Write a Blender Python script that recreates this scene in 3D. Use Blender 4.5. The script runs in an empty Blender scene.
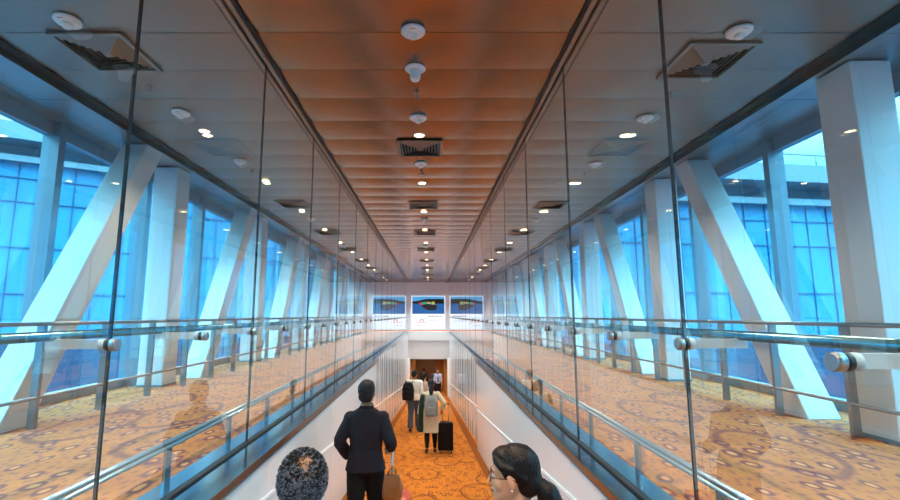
LAMP_W = 112; SKY = 10; EXPO = 0.62; AD = .62
import bpy, bmesh, math, random
from mathutils import Vector, Matrix, Euler, noise
R = math.radians
PI = math.pi
SC = bpy.context.scene
COL = SC.collection
random.seed(7)

# ------------------------------------------------------------------ mesh builder
class MB:
    def __init__(s): s.v = []; s.f = []; s.sm = []; s.mi = []
    def add(s, vs, fs, smooth=False, m=0):
        b = len(s.v); s.v += [tuple(p) for p in vs]
        for f in fs:
            s.f.append([b + i for i in f]); s.sm.append(smooth); s.mi.append(m)
        return s
    def box(s, c, d, M=None, m=0):
        x, y, z = d[0]/2, d[1]/2, d[2]/2
        vs = [Vector((a*x, b*y, e*z)) for e in (-1, 1) for b in (-1, 1) for a in (-1, 1)]
        if M is not None: vs = [M @ p for p in vs]
        c = Vector(c); vs = [p + c for p in vs]
        return s.add(vs, [(0,2,3,1),(4,5,7,6),(0,1,5,4),(2,6,7,3),(0,4,6,2),(1,3,7,5)], False, m)
    def span(s, a, b, m=0):
        return s.box([(a[i]+b[i])/2 for i in range(3)], [abs(b[i]-a[i]) for i in range(3)], None, m)
    def hexa(s, p, m=0):   # 8 corners, bottom ring then top ring
        return s.add(p, [(3,2,1,0),(4,5,6,7),(0,1,5,4),(1,2,6,5),(2,3,7,6),(3,0,4,7)], False, m)
    def rings(s, rs, cap=True, smooth=True, m=0):
        n = len(rs[0]); vs = [p for r in rs for p in r]; fs = []
        for i in range(len(rs)-1):
            for j in range(n):
                k = (j+1) % n
                fs.append((i*n+j, i*n+k, (i+1)*n+k, (i+1)*n+j))
        s.add(vs, fs, smooth, m)
        if cap:
            b = len(s.v) - len(vs)
            s.f.append([b+j for j in reversed(range(n))]); s.sm.append(False); s.mi.append(m)
            s.f.append([b+(len(rs)-1)*n+j for j in range(n)]); s.sm.append(False); s.mi.append(m)
        return s
    def tube(s, path, r, n=10, flat=1.0, cap=True, m=0):
        P = [Vector(p) for p in path]; k = len(P)
        rr = r if isinstance(r, (list, tuple)) else [r]*k
        t0 = (P[1]-P[0]).normalized()
        ref = Vector((0,0,1)) if abs(t0.z) < .9 else Vector((0,1,0))
        u = t0.cross(ref).normalized(); rs = []
        for i in range(k):
            if i == 0: t = P[1]-P[0]
            elif i == k-1: t = P[-1]-P[-2]
            else: t = (P[i+1]-P[i]).normalized() + (P[i]-P[i-1]).normalized()
            t.normalize(); u = (u - t*u.dot(t)).normalized(); w = t.cross(u)
            rs.append([P[i] + u*(rr[i]*math.cos(2*PI*j/n)) + w*(rr[i]*flat*math.sin(2*PI*j/n)) for j in range(n)])
        return s.rings(rs, cap, True, m)
    def lathe(s, prof, n=20, c=(0,0,0), M=None, m=0, cap=True, smooth=True):
        c = Vector(c); rs = []
        for r, z in prof:
            ring = [Vector((r*math.cos(2*PI*j/n), r*math.sin(2*PI*j/n), z)) for j in range(n)]
            if M is not None: ring = [M @ p for p in ring]
            rs.append([p + c for p in ring])
        return s.rings(rs, cap, smooth, m)
    def ell(s, c, r, n=16, k=10, M=None, m=0):
        prof = []
        vs = []
        c = Vector(c); rs = []
        for i in range(1, k):
            a = -PI/2 + PI*i/k
            ring = [Vector((r[0]*math.cos(a)*math.cos(2*PI*j/n), r[1]*math.cos(a)*math.sin(2*PI*j/n), r[2]*math.sin(a))) for j in range(n)]
            if M is not None: ring = [M @ p for p in ring]
            rs.append([p + c for p in ring])
        return s.rings(rs, True, True, m)
    def prism(s, poly, axis, a, b, m=0):   # poly of 2D points extruded along axis between a and b
        def P(p, t):
            return (t, p[0], p[1]) if axis == 0 else ((p[0], t, p[1]) if axis == 1 else (p[0], p[1], t))
        n = len(poly); vs = [P(p, a) for p in poly] + [P(p, b) for p in poly]
        fs = [tuple(range(n)), tuple(reversed(range(n, 2*n)))] + [(i, i+n, (i+1) % n + n, (i+1) % n) for i in range(n)]
        return s.add(vs, fs, False, m)
    def mesh(s, name):
        me = bpy.data.meshes.new(name); me.from_pydata(s.v, [], s.f)
        me.polygons.foreach_set('use_smooth', s.sm); me.polygons.foreach_set('material_index', s.mi)
        bm = bmesh.new(); bm.from_mesh(me); bmesh.ops.recalc_face_normals(bm, faces=bm.faces); bm.to_mesh(me); bm.free()
        me.update(); return me
    def build(s, name, mat, parent=None, bevel=0, loc=None):
        me = s.mesh(name)
        for x in (mat if isinstance(mat, (list, tuple)) else [mat]): me.materials.append(x)
        o = bpy.data.objects.new(name, me); COL.objects.link(o)
        if parent is not None: o.parent = parent
        if loc is not None: o.location = loc
        if bevel:
            b = o.modifiers.new('Bevel', 'BEVEL'); b.width = bevel; b.segments = 2; b.limit_method = 'ANGLE'; b.angle_limit = R(50)
        return o

def tag(o, label=None, cat=None, group=None, kind=None):
    if label: o['label'] = label
    if cat: o['category'] = cat
    if group: o['group'] = group
    if kind: o['kind'] = kind
    return o
def empty(name, loc=(0,0,0), rz=0):
    o = bpy.data.objects.new(name, None); COL.objects.link(o); o.location = loc; o.rotation_euler = (0,0,rz)
    o.empty_display_size = .05; return o
def thing(name, label, cat, loc=(0,0,0), rz=0, group=None): return tag(empty(name, loc, rz), label, cat, group)
KIDS = {}
def copy_tree(o, loc=None, label=None, group=None):
    c = o.copy(); COL.objects.link(c)
    for ch in [x for x in SC.objects if x.parent == o]:
        d = ch.copy(); COL.objects.link(d); d.parent = c
        for g in [x for x in SC.objects if x.parent == ch]:
            e = g.copy(); COL.objects.link(e); e.parent = d
    if loc is not None: c.location = loc
    if label: c['label'] = label
    if group: c['group'] = group
    return c
ORD = ['first','second','third','fourth','fifth','sixth','seventh','eighth','ninth','tenth','eleventh','twelfth','thirteenth','fourteenth','fifteenth','sixteenth','seventeenth','eighteenth','nineteenth','twentieth','twenty-first','twenty-second','twenty-third','twenty-fourth']

# ------------------------------------------------------------------ materials
def new_mat(name):
    m = bpy.data.materials.new(name); m.use_nodes = True
    nt = m.node_tree; return m, nt, nt.nodes['Principled BSDF']
def pmat(name, col, rough=.5, metal=0, spec=.5, noise_amt=0, noise_scale=20, bump=0, coat=0):
    m, nt, b = new_mat(name); c = (*col, 1)
    b.inputs['Base Color'].default_value = c; b.inputs['Roughness'].default_value = rough
    b.inputs['Metallic'].default_value = metal; b.inputs['Specular IOR Level'].default_value = spec
    b.inputs['Coat Weight'].default_value = coat
    tc = nt.nodes.new('ShaderNodeTexCoord'); nz = nt.nodes.new('ShaderNodeTexNoise')
    nz.inputs['Scale'].default_value = noise_scale; nz.inputs['Detail'].default_value = 4
    nt.links.new(tc.outputs['Object'], nz.inputs['Vector'])
    if noise_amt:
        mx = nt.nodes.new('ShaderNodeMix'); mx.data_type = 'RGBA'
        mx.inputs[6].default_value = (*[x*(1-noise_amt) for x in col], 1); mx.inputs[7].default_value = (*[min(1, x*(1+noise_amt)) for x in col], 1)
        nt.links.new(nz.outputs['Fac'], mx.inputs[0]); nt.links.new(mx.outputs[2], b.inputs['Base Color'])
    if bump:
        bp = nt.nodes.new('ShaderNodeBump'); bp.inputs['Strength'].default_value = bump; bp.inputs['Distance'].default_value = .01
        nt.links.new(nz.outputs['Fac'], bp.inputs['Height']); nt.links.new(bp.outputs['Normal'], b.inputs['Normal'])
    return m
def emat(name, col, strength):
    m, nt, b = new_mat(name); b.inputs['Base Color'].default_value = (*[x*.12 for x in col], 1)
    b.inputs['Emission Color'].default_value = (*col, 1); b.inputs['Emission Strength'].default_value = strength; return m
def glass_mat(name, tint, gain=1.0):
    m = bpy.data.materials.new(name); m.use_nodes = True; nt = m.node_tree; nt.nodes.clear()
    N = nt.nodes.new; L = nt.links.new
    out = N('ShaderNodeOutputMaterial'); mix = N('ShaderNodeMixShader'); tr = N('ShaderNodeBsdfTransparent'); gl = N('ShaderNodeBsdfGlossy')
    fr = N('ShaderNodeFresnel'); fr.inputs['IOR'].default_value = 1.5
    tr.inputs['Color'].default_value = (*tint, 1); gl.inputs['Roughness'].default_value = 0.0; gl.inputs['Color'].default_value = (.95,.98,1,1)
    geo = N('ShaderNodeNewGeometry')
    def math_(op, a, b):
        n = N('ShaderNodeMath'); n.operation = op
        for i, x in enumerate((a, b)):
            if isinstance(x, (int, float)): n.inputs[i].default_value = x
            else: L(x, n.inputs[i])
        return n.outputs[0]
    F = fr.outputs[0]
    both = math_('DIVIDE', math_('MULTIPLY', F, 2.0), math_('ADD', F, 1.0))       # two surfaces of one pane
    front = math_('SUBTRACT', 1.0, geo.outputs['Backfacing'])
    L(math_('MULTIPLY', math_('MULTIPLY', both, gain), front), mix.inputs[0]); L(tr.outputs[0], mix.inputs[1]); L(gl.outputs[0], mix.inputs[2])
    L(mix.outputs[0], out.inputs['Surface']); return m

def carpet_mat(name, base, ring, fleck, scale=1.0, core=.7):
    m, nt, b = new_mat(name); N = nt.nodes.new; L = nt.links.new
    b.inputs['Roughness'].default_value = .95; b.inputs['Specular IOR Level'].default_value = .15
    tc = N('ShaderNodeTexCoord'); mp = N('ShaderNodeMapping'); mp.inputs['Scale'].default_value = (1.0, .55, 1)
    L(tc.outputs['Object'], mp.inputs['Vector'])
    wn = N('ShaderNodeTexNoise'); wn.inputs['Scale'].default_value = 1.6*scale; wn.inputs['Detail'].default_value = 2
    L(mp.outputs[0], wn.inputs['Vector'])
    wmix = N('ShaderNodeMix'); wmix.data_type = 'RGBA'; wmix.blend_type = 'ADD'; wmix.inputs[0].default_value = .22
    L(mp.outputs[0], wmix.inputs[6]); L(wn.outputs['Color'], wmix.inputs[7])
    def voro(sc):
        v = N('ShaderNodeTexVoronoi'); v.voronoi_dimensions = '2D'; v.inputs['Scale'].default_value = sc; L(wmix.outputs[2], v.inputs['Vector']); return v
    def ramp(src, pts):
        r = N('ShaderNodeValToRGB'); e = r.color_ramp.elements
        while len(e) < len(pts): e.new(.5)
        for i, (p, v) in enumerate(pts): e[i].position = p; e[i].color = (v, v, v, 1)
        L(src, r.inputs[0]); return r.outputs[0]
    cur = None
    def layer(prev, fac, col):
        mx = N('ShaderNodeMix'); mx.data_type = 'RGBA'; L(fac, mx.inputs[0])
        if isinstance(prev, tuple): mx.inputs[6].default_value = (*prev, 1)
        else: L(prev, mx.inputs[6])
        mx.inputs[7].default_value = (*col, 1); return mx.outputs[2]
    n1 = N('ShaderNodeTexNoise'); n1.inputs['Scale'].default_value = 3*scale; n1.inputs['Detail'].default_value = 5; L(tc.outputs['Object'], n1.inputs['Vector'])
    cur = layer(base, ramp(n1.outputs['Fac'], [(.35, 0), (.7, .75)]), fleck)
    vs = voro(5.2*scale)
    cur = layer(cur, ramp(vs.outputs['Distance'], [(0, 0), (.10, .0), (.16, .8), (.22, .8), (.29, 0)]), ring)
    cur = layer(cur, ramp(vs.outputs['Distance'], [(0, core), (.09, core), (.14, 0)]), tuple(min(1, x*1.5+.04) for x in base))
    vb = voro(1.05*scale)
    cur = layer(cur, ramp(vb.outputs['Distance'], [(0, 0), (.30, 0), (.33, .6), (.355, .6), (.385, 0)]), tuple(x*.85 for x in ring))
    vt = voro(17*scale)
    cur = layer(cur, ramp(vt.outputs['Distance'], [(0, .55), (.16, .5), (.3, 0)]), tuple(x*1.3 for x in ring))
    L(cur, b.inputs['Base Color'])
    fz = N('ShaderNodeTexNoise'); fz.inputs['Scale'].default_value = 260; L(tc.outputs['Object'], fz.inputs['Vector'])
    bp = N('ShaderNodeBump'); bp.inputs['Strength'].default_value = .25; bp.inputs['Distance'].default_value = .005
    L(fz.outputs['Fac'], bp.inputs['Height']); L(bp.outputs['Normal'], b.inputs['Normal'])
    return m

M = {}
M['carpet'] = carpet_mat('carpet', (.74,.245,.078), (.17,.05,.08), (.52,.16,.06))
M['ramp_carpet'] = carpet_mat('ramp_carpet', (.62,.205,.024), (.15,.035,.015), (.48,.14,.014), 1.3, .2)
M['foot_strip'] = pmat('dark_orange_strip', (.25,.075,.015), .95, 0, .1, .15, 60)  # dark orange strip along the foot of each ramp wall
M['ceil'] = pmat('ceiling_metal', (.29,.195,.14), .22, .85, .5, .05, 3)
M['ceil_side'] = pmat('side_ceiling_metal', (.27,.19,.15), .34, .6, .5, .05, 3)
M['soffit'] = pmat('soffit_metal', (.34,.32,.32), .30, .75, .5, .04, 3)
M['slot'] = pmat('ceiling_slot', (.02,.014,.011), .7, 0, .1)
M['chan'] = pmat('channel_aluminium', (.27,.20,.16), .35, .9)
M['black'] = pmat('black_gasket', (.012,.012,.014), .5)
M['wall'] = pmat('white_wall_panel', (.78,.83,.86), .15, 0, .7, .02, 2)
M['gloss'] = pmat('gloss_white_panel', (.66,.69,.71), .07, .0, 1.0, .02, 2)
M['plaster'] = pmat('white_plaster', (.82,.82,.82), .7, 0, .3, .02, 4)
M['steel'] = pmat('brushed_steel', (.44,.45,.46), .28, 1, .5, .06, 40)
M['ledge'] = pmat('ledge_steel', (.40,.44,.46), .15, 1, .5, .08, 8)
M['rib'] = pmat('white_stripe', (.70,.74,.78), .3)  # thin raised strips added to stripe the gloss panels
M['teal'] = pmat('steel_tube_blue_reflection', (.15,.28,.32), .25, 1)  # plain steel; the teal colour stands for the window it reflects
M['dsteel'] = pmat('satin_steel', (.36,.37,.38), .35, 1, .5, .06, 40)
M['bronze'] = pmat('bronze_edge', (.30,.19,.12), .33, 1)
M['trim'] = pmat('aluminium_blue_reflection', (.32,.50,.60), .22, .9)  # blue reflection of the windows put into the metal's colour
M['header'] = pmat('grey_header', (.54,.54,.54), .35)
M['fascia'] = pmat('fascia_white', (.60,.61,.62), .6)
M['pale'] = pmat('pale_blue_wall', (.66,.80,.88), .6)
M['white'] = pmat('white_paint', (.78,.80,.80), .45, 0, .4, .03, 3)
M['wplastic'] = pmat('white_plastic', (.82,.80,.76), .4)
M['frame'] = pmat('window_frame_grey', (.22,.28,.33), .4, .3)
M['seam'] = pmat('glass_edge_seal', (.018,.024,.035), .25)
M['glass'] = glass_mat('clear_glass', (.935,.985,.99))
M['wglass'] = glass_mat('blue_window_glass', (.47,.85,1.0))
M['lamp'] = emat('lamp_lens', (1,.74,.40), 14)
M['vent'] = pmat('vent_blade', (.25,.19,.15), .4, .5)
M['brass'] = pmat('sprinkler_metal', (.25,.20,.16), .4, .8)
M['red'] = pmat('red_mark', (.6,.03,.03), .5)
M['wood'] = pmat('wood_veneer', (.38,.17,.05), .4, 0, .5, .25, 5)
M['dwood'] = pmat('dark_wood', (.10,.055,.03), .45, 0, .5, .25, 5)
# ------------------------------------------------------------------ the place (metres; upper floor at z = 0)
CZ = 3.39            # ceiling height
Y0, Y1 = -6.0, 33.5  # ends of the hall
GL, GR = -1.53, 1.25 # glass planes
WL, WR = -1.265, 1.09 # ramp walls
YN = 11.2            # where the near ramp walls stop
YP = 29.5            # portal
SX = 4.62            # window plane
CX = -.14
LANE = {'left': -2.88, 'middle': -.14, 'right': 2.55}
def ramp_z(y): return -.80 - .107*y
def struct(o): o['kind'] = 'structure'; return o
def slab(name, mat, a, b, bevel=0): return struct(MB().span(a, b).build(name, mat, None, bevel))

# floors
slab('floor_left', M['carpet'], (-SX-.1, Y0, -.25), (GL-.14, Y1, 0))
slab('floor_right', M['carpet'], (GR+.14, Y0, -.25), (SX+.1, Y1, 0))
slab('floor_bridge', M['carpet'], (GL-.14, YP+.3, -.25), (GR+.14, Y1, 0))
m = MB(); w = .15
def strip(mb, x0, x1, y0, y1, up=0, th=.2):
    mb.hexa([(x0,y0,ramp_z(y0)-th),(x1,y0,ramp_z(y0)-th),(x1,y1,ramp_z(y1)-th),(x0,y1,ramp_z(y1)-th),
             (x0,y0,ramp_z(y0)+up),(x1,y0,ramp_z(y0)+up),(x1,y1,ramp_z(y1)+up),(x0,y1,ramp_z(y1)+up)])
strip(m, -1.75, 1.55, Y0, 46); struct(m.build('floor_ramp', M['ramp_carpet']))
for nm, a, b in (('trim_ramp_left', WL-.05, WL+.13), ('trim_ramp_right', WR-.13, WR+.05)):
    m = MB(); strip(m, a, b, Y0, YP, .004, .02); struct(m.build(nm, M['foot_strip']))

# ramp walls: near matte part, far glossy part set back
def panelled(name, xf, xb, y0, y1, pitch, mat):
    m = MB(); n = max(1, round((y1-y0)/pitch)); g = .006
    for i in range(n):
        a = y0 + (y1-y0)*i/n + g/2; b = y0 + (y1-y0)*(i+1)/n - g/2
        m.hexa([(xf,a,ramp_z(a)-.05),(xb,a,ramp_z(a)-.05),(xb,b,ramp_z(b)-.05),(xf,b,ramp_z(b)-.05),(xf,a,-.06),(xb,a,-.06),(xb,b,-.06),(xf,b,-.06)])
    s = (xb-xf)*.5
    m.hexa([(xf+s,y0,ramp_z(y0)-.05),(xb,y0,ramp_z(y0)-.05),(xb,y1,ramp_z(y1)-.05),(xf+s,y1,ramp_z(y1)-.05),(xf+s,y0,-.07),(xb,y0,-.07),(xb,y1,-.07),(xf+s,y1,-.07)])
    return struct(m.build(name, mat))
panelled('wall_ramp_left', WL, WL-.12, Y0, YN, 2.4, M['wall'])
panelled('wall_ramp_right', WR, WR+.12, Y0, YN, 2.4, M['wall'])
panelled('wall_ramp_far_left', WL-.10, WL-.2, YN, YP, 1.2, M['gloss'])
panelled('wall_ramp_far_right', WR+.10, WR+.2, YN, YP, 1.2, M['gloss'])

for nm, x, s in (('trim_stripes_left', WL-.10, 1), ('trim_stripes_right', WR+.10, -1)):
    m = MB(); y = YN+.25; k = 0
    while y < YP-.1:
        w = (.012, .03, .02)[k % 3]
        m.hexa([(x-s*.005,y,ramp_z(y)),(x+s*.008,y,ramp_z(y)),(x+s*.008,y+w,ramp_z(y)),(x-s*.005,y+w,ramp_z(y)),(x-s*.005,y,-.07),(x+s*.008,y,-.07),(x+s*.008,y+w,-.07),(x-s*.005,y+w,-.07)])
        y += (.55,.8,.45,.7)[k % 4]; k += 1
    struct(m.build(nm, M['rib']))
# ledges with bronze nosing, glass shoe and floor edge strip
for sd, W, G, s in (('left', WL, GL, -1), ('right', WR, GR, 1)):
    e = W - s*.012
    m = MB(); m.span((e, Y0, -.028), (G+s*.02, YN+.02, 0)); m.span((W+s*.08, YN+.02, -.06), (G+s*.02, YP+.3, 0))
    struct(m.build('trim_ledge_%s' % sd, M['ledge']))
    struct(MB().span((e-s*.008, Y0, -.028), (e, YN+.03, .022)).build('trim_nosing_%s' % sd, M['bronze']))
    struct(MB().span((G-s*.022, Y0, -.02), (G+s*.022, YP+.3, .014)).build('trim_glass_shoe_%s' % sd, M['black']))
    struct(MB().span((G+s*.022, Y0, -.05), (G+s*.165, YP+.3, .008)).build('trim_floor_edge_%s' % sd, M['trim']))
    m = MB(); m.span((G-s*.055, Y0, CZ-.035), (G-s*.017, Y1, CZ+.02)); m.span((G+s*.017, Y0, CZ-.035), (G+s*.055, Y1, CZ+.02))
    struct(m.build('trim_glass_channel_%s' % sd, M['chan']))
    for a, b, q in ((-.075, -.055, 'inner'), (.055, .075, 'outer')): struct(MB().span((G+s*a, Y0, CZ-.024), (G+s*b, Y1, CZ+.03)).build('trim_channel_shadow_gap_%s_%s' % (q, sd), M['black']))
    struct(MB().span((G-s*.017, Y0, CZ-.015), (G+s*.017, Y1, CZ+.02)).build('trim_glass_groove_%s' % sd, M['black']))

# ceilings of bowed cross planks
def planks(name, x0, x1, mat, pitch=.6, bow=.009):
    m = MB(); y = Y0
    while y < Y1-.01:
        a, b = y+.004, min(y+pitch, Y1)-.004; K = 8; prof = []
        for i in range(K+1):
            t = i/K; prof.append((a+(b-a)*t, CZ + bow*4*(t-.5)**2))
        bot = [(x, yy, zz) for yy, zz in prof for x in (x0, x1)]
        fs = [(2*i, 2*i+1, 2*i+3, 2*i+2) for i in range(K)]
        m.add(bot, fs, True)
        m.span((x0, a-.004, CZ+.03), (x1, b+.004, CZ+.05)) 
        y += pitch
    return struct(m.build(name, mat))
planks('ceiling_middle', GL+.055, GR-.055, M['ceil'], .6, .012)
planks('ceiling_left', -3.66, GL-.055, M['ceil_side'])
planks('ceiling_right', GR+.055, 3.56, M['ceil_side'])
for sd, s, a in (('left', -1, 3.66), ('right', 1, 3.56)):
    struct(MB().span((s*a, Y0, CZ+.05), (s*(a+.19), Y1, CZ+.12)).build('ceiling_slot_%s' % sd, M['slot']))
    m = MB()
    m.span((s*(a-.012), Y0, CZ-.02), (s*a, Y1, CZ+.1)); m.span((s*(a+.19), Y0, CZ-.012), (s*(a+.202), Y1, CZ+.1))
    struct(m.build('trim_ceiling_slot_%s' % sd, M['slot']))
    m = MB(); y = Y0
    while y < Y1-.01:
        m.span((s*(a+.202), y+.004, CZ), (s*(SX+.1), min(y+1.2, Y1)-.004, CZ+.04)); y += 1.2
    m.span((s*(a+.202), Y0, CZ+.02), (s*(SX+.1), Y1, CZ+.05))
    struct(m.build('ceiling_soffit_%s' % sd, M['soffit']))
slab('ceiling_roof', M['plaster'], (-SX-.3, Y0-.2, CZ+.12), (SX+.3, Y1+.2, CZ+.3))

# end walls
slab('wall_far', M['pale'], (-SX-.1, Y1, -1.2), (SX+.1, Y1+.2, CZ+.12))
m = MB(); m.span((-SX-.1, Y0-.2, -.3), (SX+.1, Y0, CZ+.12)); struct(m.build('wall_near', M['plaster']))
slab('wall_ramp_near', M['wall'], (-1.7, Y0-.2, -1), (1.5, Y0, -.3))
# portal under the bridge
slab('wall_portal_fascia', M['fascia'], (GL-.14, YP, -.52), (GR+.14, YP+.3, .06))
slab('wall_portal_header', M['header'], (GL-.14, YP+.08, -1.66), (GR+.14, YP+.3, -.52))
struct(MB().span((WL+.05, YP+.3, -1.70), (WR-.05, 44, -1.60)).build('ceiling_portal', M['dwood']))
for sd, W, s in (('left', WL, -1), ('right', WR, 1)):
    struct(MB().span((W+s*.10, YP-.05, -5), (W-s*.02, YP+.08, -1.60)).build('trim_portal_%s' % sd, M['white']))
    struct(MB().span((W+s*.10, YP+.08, -6.0), (W-s*.05, 40, -1.60)).build('wall_portal_%s' % sd, M['wood']))
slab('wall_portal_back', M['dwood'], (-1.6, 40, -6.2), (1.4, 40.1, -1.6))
m = MB(); m.span((.45, 37.0, -5.2), (1.1, 37.1, -1.7)); struct(m.build('wall_portal_return', M['wood']))
# handrail line on ramp walls
for sd, W, W2, s in (('left', WL, WL-.10, -1), ('right', WR, WR+.10, 1)):
    t = thing('wall_rail', 'slim white rail following the slope on the %s ramp wall' % sd, 'rail')
    m = MB()
    for a, b, x in ((Y0+.1, YN, W), (YN, YP-.1, W2)):
        z0, z1 = ramp_z(a)+.88, ramp_z(b)+.88; x1 = x-s*.012
        m.hexa([(x,a,z0-.011),(x1,a,z0-.011),(x1,b,z1-.011),(x,b,z1-.011),(x,a,z0+.011),(x1,a,z0+.011),(x1,b,z1+.011),(x,b,z1+.011)])
    m.build('rail', M['white'], t)

# ------------------------------------------------------------------ glass wall panels with standoffs
PIT = 1.8
def panel(sd, G, s, k, y):
    y1 = min(y+PIT, YP+.3)
    t = thing('glass_panel', 'clear full-height glass wall panel on the %s side of the ramp, %s from the front' % (sd, ORD[k]), 'glass panel', (G, y, .0), 0, 'glass panels along the %s side' % sd)
    L = y1-y
    MB().span((-.007, .006, .01), (.007, L-.006, CZ-.016)).build('pane', M['glass'], t)
    MB().span((-.008, L-.005, .01), (.008, L+.005, CZ-.016)).build('edge_seal', M['seam'], t)
    for yy in ([.0, L/2]):
        if yy == 0 and k == 0: continue
        X = Matrix.Rotation(PI/2, 3, 'Y'); yy = yy if yy else 0.0
        kb = MB().lathe([(.026,-.042),(.030,-.038),(.030,-.012)], 18, (0,yy,.92), Matrix.Rotation(-s*PI/2, 3, 'Y') @ Matrix.Rotation(PI, 3, 'X')).build('standoff', M['steel'], t)
        MB().lathe([(.028,-.012),(.028,.012)], 18, (0,yy,.92), X).build('gasket', M['black'], kb)
        m = MB(); m.lathe([(.028,.012),(.028,.04),(.018,.045)], 18, (0,yy,.92), X if s > 0 else Matrix.Rotation(-PI/2, 3, 'Y'))
        m.span((s*.04, yy-.012, .90), (s*.30, yy+.012, .945)); m.span((s*.25, yy-.010, .94), (s*.29, yy+.010, .962))
        m.build('bracket_arm', M['white'], kb)
for sd, G, s in (('left', GL, -1), ('right', GR, 1)):
    PIT = 1.8 if s < 0 else 1.77; y, k = (2.26 if s < 0 else 2.32)-PIT, 0
    while y < YP:
        panel(sd, G, s, k, y); k += 1; y += PIT
    # steel handrail carried by the standoffs, on the outer side of the glass
    X = G + s*.27
    t = thing('handrail', 'level tubular steel handrail bracketed off the %s glass wall' % sd, 'handrail', (X, 0, .96))
    MB().tube([(0, Y0+.2, 0), (0, 12, 0), (0, YP+.2, 0)], .024, 14).build('rail', M['teal'], t)
    # low guard rail on the floor edge
    X = G + s*.12
    t = thing('guard_rail', 'low steel guard rail on short posts at the foot of the %s glass wall' % sd, 'guard rail', (X, 0, .008))
    m = MB(); 
    for dz in (.218, .250): m.tube([(s*.02, Y0+.2, dz), (s*.02, YP+.1, dz)], .014, 10)
    m.span((s*.014, Y0+.2, .215), (s*.026, YP+.1, .25)); m.build('rail', M['steel'], t)
    y = (3.07 if s < 0 else 3.23)-2.7
    while y < YP:
        MB().span((-.006, y-.032, 0), (.012, y+.032, .22)).build('post', M['trim'], t); y += .9
    # railing in front of the windows
    X = s*3.74
    t = thing('railing', 'steel railing with flat posts in front of the %s row of windows' % sd, 'railing', (X, 0, 0))
    MB().tube([(0, Y0+.1, .975), (0, Y1-.1, .975)], .021, 12).build('top_rail', M['dsteel'], t)
    MB().tube([(-s*.02, Y0+.1, .285), (-s*.02, Y1-.1, .285)], .017, 12).build('middle_rail', M['dsteel'], t)
    y = 4.26-.9*8 if s > 0 else 4.55-.9*8
    while y < Y1-.2:
        MB().span((-.035, y-.02, 0), (.035, y+.02, .962)).build('post', M['dsteel'], t); y += .9

# ------------------------------------------------------------------ windows, columns and braces
wi = 0
for sd, s, off in (('left', -1, 5.45-1.8*6), ('right', 1, 6.0-1.85*6)):
    P = 1.8 if s < 0 else 1.85
    y = off; k = 0
    while y < Y1-.05:
        y1 = min(y+P, Y1); wi += 1
        if y1 > Y0:
            a = max(y, Y0)
            o = struct(MB().span((s*SX-.01, a+.03, .1), (s*SX+.01, y1-.03, CZ-.16)).build('window_%d' % wi, M['wglass']))
            m = MB(); m.span((s*(SX-.13), y1-.05, .0), (s*(SX+.08), y1+.05, CZ)); m.span((s*(SX-.04), a, 0), (s*(SX+.06), y1, .12)); m.span((s*(SX-.05), a, CZ-.17), (s*(SX+.06), y1, CZ))
            m.build('window_frame', M['frame'], o)
        y += P
def column(sd, s, y, k):
    t = thing('steel_column', 'white boxed steel column beside the windows beyond the %s glass wall, %s from the front' % (sd, ORD[k]), 'column', (s*4.04 - (.13 if s < 0 else 0), y, 0), 0, 'white columns on the %s' % sd)
    MB().span((-.19, -.19, 0), (.19, .19, CZ-.01)).build('shaft', M['white'], t, .012)
    MB().span((-.20, -.20, 0), (.20, .20, .03)).build('base_plate', M['frame'], t)
    if k >= 0: pass
def brace(sd, s, yb, yt, k):
    t = thing('diagonal_brace', 'white slanting box brace beyond the %s glass wall, %s from the front' % (sd, ORD[k]), 'brace', (s*4.04, yb, 0), 0, 'slanting braces on the %s' % sd)
    d = yt-yb; h = .185
    m = MB(); x0, x1 = -.17, .17
    m.hexa([(x0,-h,0),(x1,-h,0),(x1,h,0),(x0,h,0),(x0,d-h,CZ-.01),(x1,d-h,CZ-.01),(x1,d+h,CZ-.01),(x0,d+h,CZ-.01)])
    m.build('shaft', M['white'], t, .01)
for sd, s, y0, d0, d1 in (('right', 1, 4.18, .95, 2.75), ('left', -1, 7.3-3.75, .95, 2.75)):
    k = kb = 0; y = y0-3.75*1
    while y < Y1-.5:
        if y > 4: column(sd, s, y, k); k += 1
        if y+d1+.3 < Y1 and y > 2: brace(sd, s, y+d0, y+d1, kb); kb += 1
        y += 3.75

# ------------------------------------------------------------------ ceiling fittings
def P_vent():
    t = thing('ceiling_vent', 'x', 'vent', (0,0,CZ))
    S = .31
    MB().span((-S, -S, -.004), (S, S, .0)).build('backing', M['slot'], t)
    m = MB()
    for a, b, c, d in ((-S,-S,S,-S+.035),(-S,S-.035,S,S),(-S,-S,-S+.035,S),(S-.035,-S,S,S)): m.span((a,b,-.022), (c,d,.0))
    m.build('frame', M['vent'], t)
    m = MB()
    for i in range(6):
        o = S-.045-i*.042; q = o-.026
        A = [(-o,-o),(o,-o),(o,o),(-o,o)]; B = [(-q,-q),(q,-q),(q,q),(-q,q)]
        v = [(x,y,-.004) for x,y in A] + [(x,y,-.030) for x,y in B] + [(x,y,-.001) for x,y in A] + [(x,y,-.027) for x,y in B]
        v = [(x,y,z) for x,y,z in v]
        for j in range(4):
            k = (j+1) % 4
            m.add([v[j], v[k], v[4+k], v[4+j], v[8+j], v[8+k], v[12+k], v[12+j]], [(0,1,2,3),(7,6,5,4),(0,4,5,1),(3,2,6,7)])
    m.span((-.03,-.03,-.03),(.03,.03,-.004))
    m.build('louvres', M['vent'], t)
    return t
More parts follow.
